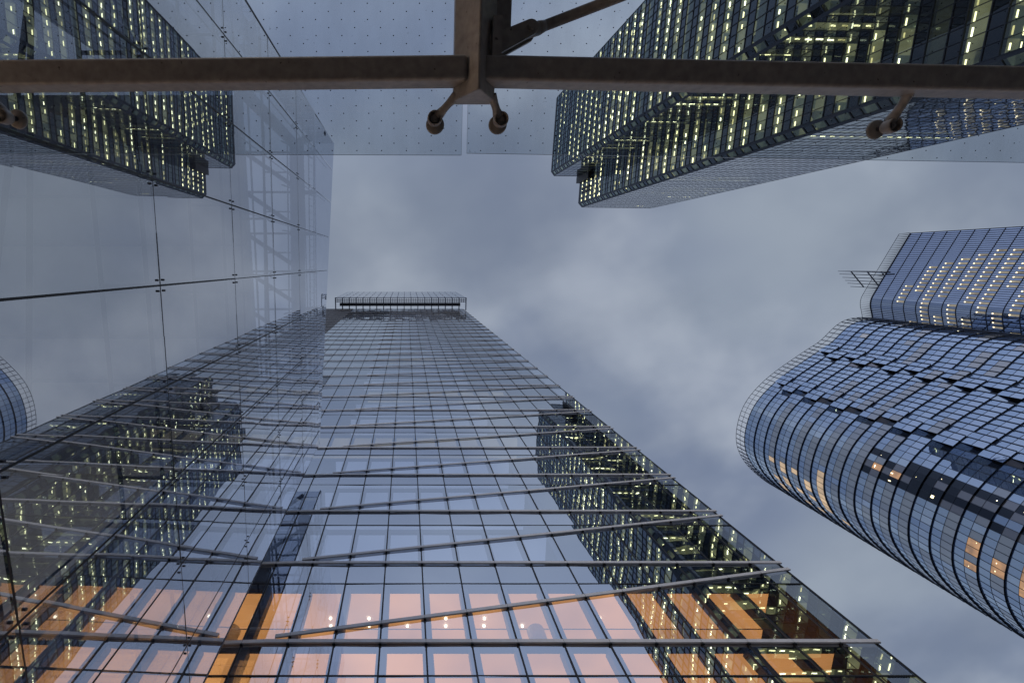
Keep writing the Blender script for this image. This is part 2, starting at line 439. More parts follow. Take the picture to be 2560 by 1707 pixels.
def bar(name, pts):
    b = MB()
    pts = [(x * BS, z * BS) for x, z in pts]
    for (a, c) in zip(pts[:-1], pts[1:]):
        b.beam((a[0], YE - .06, a[1]), (c[0], YE - .06, c[1]), .06, .125, 'bar')
    for x in BX:
        if pts[0][0] < x < pts[-1][0]:
            for (a, c) in zip(pts[:-1], pts[1:]):
                if a[0] <= x <= c[0]:
                    z = a[1] + (c[1] - a[1]) * (x - a[0]) / (c[0] - a[0])
                    b.box(x - .045, x + .045, YE - .08, YE - .02, z - .11, z - .073, 'black')
                    b.box(x - .005, x + .005, YE - .090, YE - .02, z - .077, z + .077, 'black')
    b.build(name, tower)
for kf in range(0, NF):
    z = bar_z(kf)
    bar('level_bar', [(XL, z - .75), (-4.6, z), (15.64, z)])
    if kf < NF - 1: bar('sloping_bar', [(-4.4, z + .19), (15.66, z + 3.50)])
# crown: lattice brow projecting over the street, and a glass screen standing on its edge
CX0, CX1 = -19.4, 16.3
cr = MB()
nx = 19
for i in range(nx + 1):
    x = CX0 + (CX1 - CX0) * i / nx
    cr.box(x - .10, x + .10, 9.35, YE + .4, HT + .1, HT + .9, 'blue_steel')
    for q in (.33, .66):
        xx = x + (CX1 - CX0) / nx * q
        if i < nx: cr.box(xx - .05, xx + .05, 9.5, 10.6, HT + .5, HT + .8, 'blue_steel')
for y in (9.2, 9.75, 10.25):
    cr.box(CX0 - .1, CX1 + .1, y, y + .16, HT + .12, HT + .6, 'blue_steel')
cr.build('crown_lattice', tower)
cb = MB(); cb.box(CX0 + 1.2, CX1 - 1.6, 10.72, 11.5, HT - .1, HT + 1.4, 'slate'); cb.build('crown_beam', tower)
cs = MB()
for i in range(nx):
    xa = CX0 + (CX1 - CX0) * i / nx + .12; xb = CX0 + (CX1 - CX0) * (i + 1) / nx - .12
    cs.face(((xa, 9.3, HT + .9), (xb, 9.3, HT + .9), (xb, 9.3, HT + 26), (xa, 9.3, HT + 26)), 'crown_glass')
cs.build('crown_screen', tower)
ck = MB()
for i in range(nx + 1):
    x = CX0 + (CX1 - CX0) * i / nx
    ck.box(x - .045, x + .045, 9.34, 9.6, HT + .9, HT + 26, 'blue_steel')
for z in (HT + 6, HT + 13, HT + 20, HT + 26):
    ck.box(CX0, CX1, 9.36, 9.55, z - .12, z + .12, 'blue_steel')
ck.build('crown_mullions', tower)
rf = MB(); rf.box(XL, 14.2, YE + .2, YE + 32, HT - .45, HT + .05, 'slate'); rf.build('roof', tower)

# ================================================================ glass atrium beside the office tower
atrium = thing('glass_atrium', 'frameless glass atrium with tubular steel inside, mirroring the towers, close beside the office tower', 'glass building')
NY, FYE = 10.77, -7.83
def wx(y, off=0.0): return -5.29 + .0227 * (NY - y) - off
def wtop(y): return 25.07 + (NY - y) / (NY - FYE) * (31.1 - 25.07)
YJ = [FYE, -6.05, -3.9, -1.64, .45, 2.57, 4.7, 6.85, 9.0, NY]
ZR = [GZ, 1.1, 5.1, 9.1, 13.1, 17.05, 21.05, 25.0, 40]
gp = .012
for i in range(len(YJ) - 1):
    for j in range(len(ZR) - 1):
        ya, yb = YJ[i] + gp, YJ[i + 1] - gp
        za = ZR[j] + gp
        ta, tb = min(ZR[j + 1] - gp, wtop(ya)), min(ZR[j + 1] - gp, wtop(yb))
        if max(ta, tb) - za < .15: continue
        ta, tb = max(ta, za + .02), max(tb, za + .02)
        p = MB()
        ln_ = .055 if j >= 6 else 0.0
        r1, r2 = random.gauss(0, .0018), random.gauss(0, .0018)
        p.face(((wx(ya) + r1, ya, za), (wx(yb) - r1, yb, za), (wx(yb) + r2 + ln_, yb, tb), (wx(ya) - r2 + ln_, ya, ta)), 'pav_glass')
        p.build('glass_pane', atrium)
for y in YJ[1:-1]:
    s = MB(); s.beam((wx(y, .02), y, GZ), (wx(y, .02), y, wtop(y)), .045, .04, 'black', up=(0, 1, 0)); s.build('joint_seal', atrium)
for z in ZR[1:-1]:
    ye = NY if z < 25.05 else NY
    s = MB(); s.beam((wx(FYE, .02), FYE, z), (wx(ye, .02), ye, z), .04, .045, 'black'); s.build('joint_seal', atrium)
e = MB()
e.beam((wx(NY, .01), NY, GZ), (wx(NY, .01), NY, wtop(NY)), .05, .05, 'dark_steel', up=(0, 1, 0))
e.build('edge_trim', atrium)
e = MB(); e.beam((wx(FYE, .01), FYE, GZ), (wx(FYE, .01), FYE, wtop(FYE)), .05, .05, 'dark_steel', up=(0, 1, 0)); e.build('edge_trim', atrium)
# end walls of glass (towards the office tower, and the far end)
for (yy, x1, sgn) in ((NY, -11.75, 1), (FYE, -11.75, -1)):
    x0 = wx(yy) - .03
    for j in range(len(ZR) - 1):
        zt = min(ZR[j + 1] - gp, wtop(yy))
        if zt - ZR[j] < .3: continue
        for q in range(3):
            xa = x0 + (x1 - x0) * q / 3 - .012; xb = x0 + (x1 - x0) * (q + 1) / 3 + .012
            p = MB(); p.face(((xa, yy, ZR[j] + gp), (xb, yy, ZR[j] + gp), (xb, yy, zt), (xa, yy, zt)), 'pav_glass'); p.build('end_pane', atrium)
# fittings, struts and rods behind the front glass
for y in YJ[1:-1]:
    for z in ZR[2:-1]:
        if z > wtop(y) - .3: continue
        f = MB(); x = wx(y)
        for a, b in ((.11, .11), (.11, -.11), (-.11, .11), (-.11, -.11)):
            f.tube((x + .03, y + a, z + b), (x - .10, y + a, z + b), .022, 'dark_steel', 8)
            f.tube((x - .10, y + a, z + b), (x - .22, y, z), .014, 'dark_steel', 6)
        f.tube((x - .16, y, z), (x - .30, y, z), .03, 'dark_steel', 8)
        f.build('glass_fitting', atrium)
    rd = MB(); rd.tube((wx(y, .27), y, 1.1), (wx(y, .27), y, wtop(y) - .5), .022, 'dark_steel', 6); rd.build('tie_rod', atrium)
for zi, z in enumerate(ZR[2:6]):
    for y in YJ[1:-1]:
        st = MB(); st.tube((wx(y, .28), y, z + .02), (wx(y, 1.22), y, z + .02), .04, 'dark_steel', 8); st.build('strut', atrium)
    r = MB(); r.tube((wx(FYE, 1.22), FYE, z + .02), (wx(NY, 1.22), NY, z + .02), .045, 'black', 8); r.build('long_rod', atrium)
    r = MB(); r.tube((wx(FYE, .30), FYE, z + .06), (wx(NY, .30), NY, z + .06), .045, 'black', 8); r.build('long_rod', atrium)
for (y0, z0) in ((0.45, 5.1), (2.57, 9.1)):
    r = MB(); r.tube((wx(-4, 1.25), -4.6, 8.2), (wx(3, 1.25), 2.4, 6.2), .045, 'black', 8); r.tube((wx(-4, 1.25), -4.6, 8.2), (wx(3, 1.5), 2.4, 7.4), .045, 'black', 8)
    if y0 < 1: r.build('forked_rod', atrium)
# the big tubes
r = MB(); r.tube((-6.15, FYE + 1.2, 26.2), (-6.15, NY - 1.2, 24.2), .40, 'blue_steel', 20); r.build('main_tube', atrium)
r = MB(); r.tube((-6.5, FYE + 1.25, GZ), (-6.3, FYE + 1.25, 26.6), .27, 'blue_steel', 20); r.tube((-6.15, FYE + 1.2, 26.2), (-4.95, FYE + .2, 28.0), .2, 'blue_steel', 12); r.build('column', atrium)
r = MB(); r.tube((-8.8, NY - 1.2, GZ), (-8.8, NY - 1.2, 24.0), .25, 'blue_steel', 20); r.build('column', atrium)
for (x, za, zb, rr) in ((-7.9, 26, 23.6, .07), (-7.55, 22.6, 22.2, .05), (-6.75, 26.6, 24.3, .045), (-5.55, 26.6, 24.4, .035), (-5.42, 27.4, 24.6, .03), (-9.0, 26, 23.6, .09), (-5.3, 24.0, 23.2, .03)):
    r = MB(); r.tube((x, FYE + .4, za), (x, NY - .6, zb), rr, 'blue_steel', 8); r.build('long_rod', atrium)
for i, y in enumerate(YJ[1:-1]):
    zz = 26.3 - (y - FYE) / 18.6 * 2.0
    a = MB(); a.beam((-6.5, y, zz), (wx(y, .12), y, zz - .1), .20, .18, 'blue_steel')
    a.tube((-9.0, y, zz - .3), (-6.2, y, zz - .2), .06, 'blue_steel', 8)
    a.tube((-9.0, y, zz - .3), (-6.2, y + 1.9, zz - .2), .12, 'blue_steel', 10)
    a.tube((-7.9, y + 1.05, zz - .25), (-6.2, y + 1.05, zz - .2), .04, 'blue_steel', 8)
    a.tube((-6.3, y, zz - 2.6), (-5.4, y, zz + 1.6), .035, 'blue_steel', 8)
    a.build('outrigger', atrium)
ld = MB()
for i in range(46):
    y = FYE + .8 + i * .38
    zz = 26.4 - (y - FYE) / 18.6 * 2.0
    ld.tube((-5.55, y, zz), (-5.42, y, zz + .5), .016, 'blue_steel', 6)
ld.build('ladder_rungs', atrium)
sf = MB()
sf.box(-30, -7.72, -7.6, NY - .3, 21.9, 22.4, 'concrete')
sf.build('roof_slab', atrium)
for i in range(1, 8):
    b = MB(); yb_ = -7.6 + i * 2.25; b.box(-30, -7.9, yb_ - .05, yb_ + .05, 21.60, 21.88, 'blue_steel'); b.build('ceiling_beam', atrium)
ew = MB(); ew.box(-30, -11.8, NY - .28, NY - .05, GZ, 21.85, 'wall_glow'); ew.build('end_wall', atrium)
ew = MB(); ew.box(-30, -11.8, NY - .045, NY - .01, GZ, 22.3, 'darkclad'); ew.build('end_shade_sheet', atrium)  # dark sheet standing in for shade on the end wall's outer face
bw = MB(); bw.box(-30.3, -30, -7.6, NY, GZ, 22.4, 'wallgrey'); bw.build('back_wall', atrium)

lb = MB(); lb.face(((-8.4, -7.4, 1.4), (-8.4, 8.5, 1.4), (-8.4, 8.5, 4.1), (-8.4, -7.4, 4.1)), 'hall_fill_glow'); lb.box(-8.7, -8.42, -7.4, 8.5, GZ, 4.1, 'room_dark'); lb.build('hall_fill_panel', atrium)  # unseen glowing panel added to warm the canopy from the left, dark back stops spill
lb = MB(); lb.box(-30, -5.5, -7.6, 9.2, 4.12, 4.4, 'concrete'); lb.build('hall_light_blocker', atrium)  # unseen slab added to keep the hall glow from rising into the atrium

# ================================================================ towers built storey by storey
def resample(seg_pts, step):
    """even points along a polyline"""
    out = [Vector(seg_pts[0])]; carry = 0.0
    for a, b in zip(seg_pts[:-1], seg_pts[1:]):
        a, b = Vector(a), Vector(b); l = (b - a).length; t = step - carry
        while t <= l + 1e-9:
            out.append(a + (b - a) * (t / l)); t += step
        carry = l - (t - step)
    return out

def smooth_line(pts, it=3):
    for _ in range(it):
        q = [pts[0]]
        for a, b in zip(pts[:-1], pts[1:]):
            q.append((a[0] * .75 + b[0] * .25, a[1] * .75 + b[1] * .25)); q.append((a[0] * .25 + b[0] * .75, a[1] * .25 + b[1] * .75))
        q.append(pts[-1]); pts = q
    return pts

# ---------------- stepped tower, upper right
stepped = thing('stepped_tower', 'dark stepped office tower with chamfered corners and yellow-lit ceilings, behind the canopy glass', 'office tower')
HF, SH = 155.0, 3.43
FP = [(48.9, -52.9), (48.4, -30.1), (49.5, -28.7), (58.3, -28.6), (58.2, -20.0), (59.5, -18.6), (82.8, -18.3), (84.5, -60.0), (60, -60.0), (50.2, -54.3)]
FK = ['A', 'c', 'B', 'A', 'c', 'B', 'z', 'z', 'c']
NS = 45
runs = {}
for f in range(NS + 1):
    z1 = HF - 1.2 - SH * (NS - f); z0 = z1 - SH
    if z1 < 2: continue
    gl, fr, ce = MB(), MB(), MB()
    for si in range(len(FP)):
        p, q = Vector(FP[si]), Vector(FP[(si + 1) % len(FP)])
        kd = FK[si] if si < len(FK) else 'z'
        d = q - p; ln = d.length; d.normalize(); n = Vector((-d.y, d.x))
        bay = {'A': 1.5, 'c': 3.0, 'B': 1.45, 'z': 6.0}[kd]
        nb = max(1, round(ln / bay)); bw_ = ln / nb
        lit_run = 0; floor_on = random.random() < {'A': .86 if z1 < 135 else .55, 'B': .5 if si == 2 else .10}.get(kd, .7)
        sp = 1.4
        for b in range(nb):
            a = p + d * (bw_ * b); c = p + d * (bw_ * (b + 1))
            t = random.gauss(0, .003); t2 = random.gauss(0, .003)
            A = a + n * t; Cc = c - n * t
            if kd == 'z':
                gl.face(((*A, z0), (*Cc, z0), (*Cc, z1), (*A, z1)), 'first_spandrel')
            else:
                gl.face(((*A, z0 + sp), (*Cc, z0 + sp), (*(Cc + n * t2), z1), (*(A + n * t2), z1)), 'first_glass' if kd != 'B' else 'first_pale')
                gl.face(((*A, z0), (*Cc, z0), (*Cc, z0 + sp), (*A, z0 + sp)), 'first_spandrel' if kd != 'B' else 'first_pale_spandrel')
                # what is behind the pane
                key = (si, b)
                if lit_run == 0:
                    lit_run = random.randint(4, 12); lit = random.random() < (.92 if floor_on else .12)
                lit_run -= 1
                zc = z1 - .32
                i0, i1 = a - n * .12, c - n * .12
                j0, j1 = a - n * 3.2, c - n * 3.2
                cm = 'ceil_dark'
                if kd in 'AB' and lit: cm = 'ceil_lit' if z1 < 125 and random.random() < .75 else 'ceil_dim'
                elif kd == 'c': cm = 'ceil_dim'
                ce.face(((*i0, zc), (*i1, zc), (*j1, zc), (*j0, zc)), cm)
                ce.face(((*j0, z0), (*j1, z0), (*j1, zc), (*j0, zc)), 'room_dark')
                if kd in 'AB' and lit and random.random() < .88:
                    off = .34 + random.uniform(-.05, .05)
                    tl = random.uniform(.18, .34); m0 = a + d * (bw_ * (.5 - tl)) - n * off; m1 = a + d * (bw_ * (.5 + tl)) - n * off
                    ce.face(((*m0, zc - .03), (*m1, zc - .03), (*(m1 - n * .19), zc - .03), (*(m0 - n * .19), zc - .03)), random.choice(('tube', 'tube', 'tube_bright', 'tube_dim')))
                    if random.random() < .25:
                        o2 = off + 1.1
                        m0 = a + d * (bw_ * .2) - n * o2; m1 = a + d * (bw_ * .8) - n * o2
                        ce.face(((*m0, zc - .03), (*m1, zc - .03), (*(m1 - n * .15), zc - .03), (*(m0 - n * .15), zc - .03)), 'tube')
        # frame: mullions at every bay, rails at storey and sill
        wm = {'A': .065, 'c': .42, 'B': .03, 'z': .1}[kd]; dp = {'A': .12, 'c': .12, 'B': .03, 'z': .02}[kd]
        for b in range(nb + 1):
            x = p + d * (bw_ * b)
            if kd == 'c': x = x + d * (wm / 2 if b == 0 else -wm / 2)
            l_, r_ = x - d * wm / 2, x + d * wm / 2
            o1, o2 = l_ + n * dp, r_ + n * dp
            fr.box8(((*l_, z0), (*r_, z0), (*o2, z0), (*o1, z0), (*l_, z1), (*r_, z1), (*o2, z1), (*o1, z1)), 'navy')
        hh = {'A': .05, 'c': .07, 'B': .075, 'z': .1}[kd]
        for zz in ((z1,) if kd == 'z' else (z1, z0 + sp)):
            dd = dp * .8
            o1, o2 = p + n * dd, q + n * dd
            i1, i2 = p - n * .05, q - n * .05
            fr.box8(((*i1, zz - hh), (*i2, zz - hh), (*o2, zz - hh), (*o1, zz - hh), (*i1, zz + hh), (*i2, zz + hh), (*o2, zz + hh), (*o1, zz + hh)), 'navy')
    band = gl.build('window_band', stepped)
    fr.build('band_frame', band)
    ce.build('lit_ceiling', band)
cap = MB()
cap.face([(*p, HF - .6) for p in FP], 'slate')
for a, b in zip(FP, FP[1:] + FP[:1]):
    cap.face(((*a, HF - 1.2), (*b, HF - 1.2), (*b, HF), (*a, HF)), 'navy')
cap.build('parapet', stepped)
kb = MB()
kb.box(57.2, 58.6, -28.55, -26.4, HF - 9.5, HF + .3, 'darkclad')
kb.build('plant_cladding', stepped)
for (ya, yb, za, zb) in ((-24.6, -23.9, HF - 9, HF - 3), (-23.4, -22.7, HF - 9, HF - 3)):
    kb = MB(); kb.box(57.98, 58.3, ya, yb, za, zb, 'black'); kb.build('louvre', stepped)
for (ya, yb, za) in ((56.0, 58.2, HF - 3.2), (54.6, 58.2, HF - 6.4)):
    kb = MB(); kb.box(ya, yb, -28.75, -28.5, za - 1.1, za, 'black'); kb.build('louvre', stepped)
inner = MB(); inner.box(62.5, 80, -57, -24.0, GZ, HF - 1.3, 'room_dark'); inner.box(53, 62, -57, -34, GZ, HF - 1.3, 'room_dark'); inner.build('core_wall', stepped)

# ---------------- curved tower, right
curved = thing('curved_tower', 'blue glass tower with shingled storeys wrapping a rounded nose, a taller slab behind it', 'office tower')
PL = [(182, 21.2), (165, 19.2), (150, 17.5), (141.4, 16.65), (136.5, 17.6), (133.5, 20.3), (130.4, 24.4), (126.6, 27.0), (121.6, 30.9), (118.1, 33.7), (114.2, 37.4), (110.6, 42.1), (108.5, 47.0), (107.8, 53.8), (108.6, 58.6), (110.4, 62.3), (113.3, 66.0), (118.1, 70.1), (122.1, 72.8), (129, 76.2), (140, 79.5), (155, 81.5), (172, 81.0), (190, 78.0)]
line = smooth_line(PL, 2)
pts = resample(line, 1.55)
nrm = []
for i in range(len(pts)):
    a = pts[max(0, i - 1)]; b = pts[min(len(pts) - 1, i + 1)]
    d = (b - a).normalized(); nrm.append(Vector((d.y, -d.x)))
if nrm[len(nrm) // 2].x > 0: nrm = [-n for n in nrm]
def nearest(p): return min(range(len(pts)), key=lambda i: (pts[i] - Vector(p)).length)
fis = [nearest((127.0, 26.8)), nearest((114.6, 37.0))]
nose0, nose1 = nearest((111, 41.5)), nearest((123, 73.3))
darkzone = nearest((110.0, 44.0))
HL, CH = 133.0, 3.89
for f in range(34):
    z1 = HL - CH * f; z0 = z1 - CH
    gl, fr = MB(), MB()
    zm = z0 + 1.95
    OB, OM, OT = .27, .135, .0
    jog = f % 2
    brun, bl = 0, False
    for i in range(len(pts) - 1):
        lift = 0.0
        for fi in fis:
            if i in (fi - 2 + jog, fi - 1 + jog): lift = .22
        hole = any(i == fi + jog for fi in fis)
        a, b, na, nb_ = pts[i], pts[i + 1], nrm[i], nrm[i + 1]
        if hole:
            rc = .45
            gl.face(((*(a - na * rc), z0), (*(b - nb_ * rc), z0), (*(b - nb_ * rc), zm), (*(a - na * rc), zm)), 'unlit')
            gl.face(((*(a - na * rc), zm), (*(b - nb_ * rc), zm), (*(b + nb_ * .02), z1), (*(a + na * .02), z1)), random.choice(('shingle', 'shingle', 'blind_grey')))
            gl.face(((*(a - na * rc), z0), (*(b - nb_ * rc), z0), (*(b + nb_ * .08), z0), (*(a + na * .08), z0)), 'black')
            continue
        B0, B1 = a + na * (OB + lift), b + nb_ * (OB + lift)
        M0, M1 = a + na * (OM + lift), b + nb_ * (OM + lift)
        T0, T1 = a + na * (OT + lift), b + nb_ * (OT + lift)
        onnose = nose0 <= i <= nose1
        r = random.random()
        if brun == 0: brun, bl = random.randint(3, 9), random.random() < (.85 if onnose else .36)
        brun -= 1
        low = 'shingle2'
        up = 'shingle'
        if onnose:
            if f >= 2 and bl and r < .95: low = 'blind'
            mid = (i - nose0) / max(1, nose1 - nose0)
            if f in (2, 3, 4, 5, 7) and .36 < mid < .72 and bl and r < .38: low = 'blind_lit'
            if f == 6 and .25 < mid < .62 and r < .9: low = 'blind_lit'
        else:
            if nose0 - 26 < i < nose0 and f >= 1 and bl and r < .85: low = 'blind'
        if f == 1 and i == fis[0] - 6: low = 'blind_white'
        # a run of unlit open rooms high on the nose, widening as it goes down
        dz = int(8 + (f - 8) * .0)
        if f >= 9 and i in range(darkzone - 1, darkzone + 3) and f < 22 and (f + i) % 7 != 0:
            low = 'unlit' if random.random() < .75 else 'blind_grey'; up = 'unlit' if random.random() < .8 else 'blind_grey'
            if i == darkzone + 1 and f < 11: low = 'amber'
        if f in (14, 15, 16, 17, 18) and i in range(darkzone + 5, darkzone + 9) and random.random() < .55: low = 'amber'
        gl.face(((*B0, z0), (*B1, z0), (*M1, zm), (*M0, zm)), low)
        gl.face(((*M0, zm), (*M1, zm), (*T1, z1), (*T0, z1)), up)
        gl.face(((*(a - na * .5), z0 + .01), (*(b - nb_ * .5), z0 + .01), (*B1, z0 + .01), (*B0, z0 + .01)), 'black')
        # small lamps seen inside the open rooms
        if low in ('unlit', 'amber') and random.random() < .55:
            t = random.uniform(.2, .8); c0 = B0.lerp(B1, t); n_ = na
            c1 = M0.lerp(M1, t); h_ = random.uniform(.25, .8)
            q = c0.lerp(c1, h_); zq = z0 + (zm - z0) * h_; dd = (B1 - B0).normalized() * random.choice((.07, .10, .28)); hv = random.choice((.09, .12, .5))
            gl.face(((*(q - dd + n_ * .03), zq), (*(q + dd + n_ * .03), zq), (*(q + dd + n_ * .0), zq + hv), (*(q - dd + n_ * .0), zq + hv)), random.choice(('spot_soft', 'tube', 'tube_bright')))
        # fin between bays
        for (pp, nn, wd) in ((a, na, .05),):
            t_ = Vector((-nn.y, nn.x)) * wd
            x0, x1 = OB + lift, OT + lift
            dpth = .05 if onnose else .17
            fr.box8(((*(pp + nn * (x0 - .05) - t_), z0 - .02), (*(pp + nn * (x0 - .05) + t_), z0 - .02), (*(pp + nn * (x0 + dpth) + t_), z0 - .02), (*(pp + nn * (x0 + dpth) - t_), z0 - .02),
                     (*(pp + nn * (x1 - .05) - t_), z1 - .04), (*(pp + nn * (x1 - .05) + t_), z1 - .04), (*(pp + nn * (x1 + dpth) + t_), z1 - .04), (*(pp + nn * (x1 + dpth) - t_), z1 - .04)), 'navy')
        # thin rail at mid height
        t_ = .014
        fr.box8(((*(M0 - na * .02), zm - t_), (*(M1 - nb_ * .02), zm - t_), (*(M1 + nb_ * .05), zm - t_), (*(M0 + na * .05), zm - t_),
                 (*(M0 - na * .02), zm + t_), (*(M1 - nb_ * .02), zm + t_), (*(M1 + nb_ * .05), zm + t_), (*(M0 + na * .05), zm + t_)), 'navy')
    band = gl.build('shingled_band', curved)
    fr.build('band_frame', band)
pr = MB()
for i in range(len(pts) - 1):
    a, b, na, nb_ = pts[i], pts[i + 1], nrm[i], nrm[i + 1]
    pr.beam((*(a + na * .15), HL - .1), (*(a + na * .15), HL + 3.3), .09, .30, 'navy', up=(na.x, na.y, 0))
    pr.tube((*(a + na * .28), HL + 3.3), (*(b + nb_ * .28), HL + 3.3), .07, 'navy', 6, caps=False)
    pr.tube((*(a + na * .05), HL + 1.9), (*(b + nb_ * .05), HL + 1.9), .05, 'navy', 6, caps=False)
    pr.tube((*(a + na * .02), HL + .02), (*(b + nb_ * .02), HL + .02), .10, 'navy', 6, caps=False)
pr.build('roof_screen', curved)
cp = MB(); cp.face([(*(p - n * .3), HL - .3) for p, n in zip(pts, nrm)], 'slate'); cp.build('roof', curved)
co2 = MB()
inn = [p - n * 2.0 for p, n in zip(pts, nrm)]
for a, b in zip(inn[:-1], inn[1:]): co2.face(((*a, GZ), (*b, GZ), (*b, HL - .4), (*a, HL - .4)), 'room_dark')
co2.build('core_wall', curved)
# taller slab with rounded corner
UP = [(215, -12), (178.4, -10.4), (169.9, 9.6), (168.3, 14.0), (170.6, 19.5), (174, 32), (178, 46)]
uline = [UP[0], UP[1]] + smooth_line(UP[1:], 2)[1:]
HU, UH = 160.0, 3.6
up0 = resample([UP[0], UP[1]], 3.0)
up1 = resample(smooth_line(UP[1:], 2), .69)
def normals(ps):
    o = []
    for i in range(len(ps)):
        a = ps[max(0, i - 1)]; b = ps[min(len(ps) - 1, i + 1)]
        d = (b - a).normalized(); o.append(Vector((-d.y, d.x)))
    return o
un = [Vector((n.x, n.y)) if n.x < 0 else Vector((-n.x, -n.y)) for n in normals(up1)]
M['slab_glass'] = glass('slab_glass', .58, 2.2, refl=(.70, .80, 1.0), wob=.01, wscale=.5, solid=(.06, .085, .15))
M['slab_glow'] = glass('slab_glass_lit_room', .20, 2.2, refl=(.70, .80, 1.0), solid=(.10, .10, .10))
M['slab_room'] = lit_surface('slab_lit_ceiling', (1.0, .86, .58), .20, .3, .5, .6)
for f in range(42):
    z1 = HU - UH * f; z0 = z1 - UH
    if z0 < 6: break
    gl, fr = MB(), MB()
    run = 0
    for i in range(len(up1) - 1):
        a, b, na, nb_ = up1[i], up1[i + 1], un[i], un[i + 1]
        t = random.gauss(0, .004)
        if run == 0:
            run = random.randint(5, 13); on = random.random() < (.0 if f < 2 else .72)
        run -= 1
        inzone = i > 8 + max(0, 14 - f * 2)
        gl.face(((*(a + na * t), z0), (*(b + nb_ * t), z0), (*b, z0 + 2.3), (*a, z0 + 2.3)), 'slab_room' if on and inzone and i % 2 == 0 and f > 1 else 'slab_glass')
        gl.face(((*a, z0 + 2.3), (*b, z0 + 2.3), (*(b + nb_ * t), z1), (*(a + na * t), z1)), 'slab_glass')
        if on and inzone and i % 2 == 0 and f > 1:
            c0 = a.lerp(b, .5) + na * .06; dd = (b - a).normalized() * .13
            gl.face(((*(c0 - dd), z0 + 1.95), (*(c0 + dd), z0 + 1.95), (*(c0 + dd), z0 + 2.28), (*(c0 - dd), z0 + 2.28)), 'spot_soft')
        if i % 1 == 0:
            t_ = Vector((-na.y, na.x)) * .035
            fr.box8(((*(a - t_), z0), (*(a + t_), z0), (*(a + t_ + na * .22), z0), (*(a - t_ + na * .22), z0), (*(a - t_), z1), (*(a + t_), z1), (*(a + t_ + na * .22), z1), (*(a - t_ + na * .22), z1)), 'navy')
        fr.box8(((*a, z0 - .08), (*b, z0 - .08), (*(b + nb_ * .1), z0 - .08), (*(a + na * .1), z0 - .08), (*a, z0 + .08), (*b, z0 + .08), (*(b + nb_ * .1), z0 + .08), (*(a + na * .1), z0 + .08)), 'navy')
    for a, b in zip(up0[:-1], up0[1:]):
        gl.face(((*a, z0), (*b, z0), (*b, z1), (*a, z1)), 'slab_glass')
    band = gl.build('slab_band', curved)
    fr.build('band_frame', band)
sp_ = MB()
for i in range(len(up1) - 1):
    a, b, na, nb_ = up1[i], up1[i + 1], un[i], un[i + 1]
    step = 1
    if i % step == 0:
        z_ = HU + 3.6
        sp_.box8(((*(a - na * .05 + Vector((0, 0))), HU), (*(a + na * .5), HU), (*(a + na * .5) , HU + .01), (*(a - na * .05), HU + .01),
                  (*(a + na * .02), z_), (*(a + na * .10), z_), (*(a + na * .10), z_ + .01), (*(a + na * .02), z_ + .01)), 'navy')
        t_ = Vector((-na.y, na.x)) * .05
        sp_.box8(((*(a - t_), HU - .3), (*(a + t_), HU - .3), (*(a + t_ + na * .28), HU - .3), (*(a - t_ + na * .28), HU - .3), (*(a - t_ * .5), z_), (*(a + t_ * .5), z_), (*(a + t_ * .5 + na * .1), z_), (*(a - t_ * .5 + na * .1), z_)), 'navy')
    sp_.tube((*(a + na * .06), HU + 3.6), (*(b + nb_ * .06), HU + 3.6), .07, 'navy', 6, caps=False)
    sp_.tube((*a, HU), (*b, HU), .22, 'navy', 6, caps=False)
sp_.build('slab_roof_screen', curved)
ur = MB(); ur.face([(*p, HU - .2) for p in up1] + [(230, 46, HU - .2), (230, -12, HU - .2)], 'slate'); ur.build('slab_roof', curved)
uc = MB(); uc.box(182, 228, -8, 44, GZ, HU - .3, 'room_dark'); uc.build('slab_core', curved)
# open steel sail standing on the roof behind
sl_ = MB()
tips = [(170.5, 3.1), (171.3, 4.2), (172.7, 5.5), (174.0, 6.7), (175.1, 7.8), (176.5, 9.1)]
for (x, y) in tips:
    sl_.tube((x, y, 176), (x + 1.2, y + .1, 158), .09, 'navy', 6, r2=.16)
    sl_.face(((x + .25, y, 172), (x + 5, y + .6, 160), (x + .9, y + .1, 160)), 'slab_glass')
    sl_.tube((x + .1, y, 174), (x + 15, y + .6, 163), .07, 'navy', 6)
for q in (.25, .55, .8):
    sl_.tube((tips[0][0] + 15 * q * .5, tips[0][1], 176 - 13 * q), (tips[-1][0] + 15 * q * .5, tips[-1][1], 176 - 13 * q), .22, 'navy', 6)
sl_.tube((tips[0][0], tips[0][1], 176), (tips[0][0] + 15, tips[0][1], 176), .08, 'navy', 6)
sl_.build('roof_sail', curved)

# ================================================================ glass canopy overhead
canopy = thing('glass_canopy', 'dotted glass canopy overhead on brown steel beams with spider clamps', 'canopy')
BZ, BH, BW = 4.05, .215, .20
ZG = 4.45
def hollow(name, a, b, wd, ht, parent, bev=.03):
    m = MB(); m.beam(a, b, wd, ht, 'steel'); return m.build(name, parent, bevel=bev)
yc = -1.628
hollow('cross_beam', (-6.5, yc + .07, BZ + BH / 2), (.514, yc, BZ + BH / 2), BW, BH, canopy)
hollow('cross_beam', (.654, yc, BZ + BH / 2), (8.0, yc + .14, BZ + BH / 2), BW, BH, canopy)
rt = MB()
prof = [(.42, 4.33), (.42, 4.23), (.592, 3.965), (.612, 3.965), (.782, 4.23), (.782, 4.33)]
y0, y1 = -1.42, -7.0
n = len(prof)
for i in range(n):
    a, b = prof[i], prof[(i + 1) % n]
    rt.face(((a[0], y0, a[1]), (b[0], y0, b[1]), (b[0] , y1, b[1]), (a[0], y1, a[1])), 'steel')
rt.face([(a[0], y0, a[1]) for a in reversed(prof)], 'steel')
rt.face([(a[0], y1, a[1]) for a in prof], 'steel')
raf = rt.build('rafter', canopy)
import bmesh
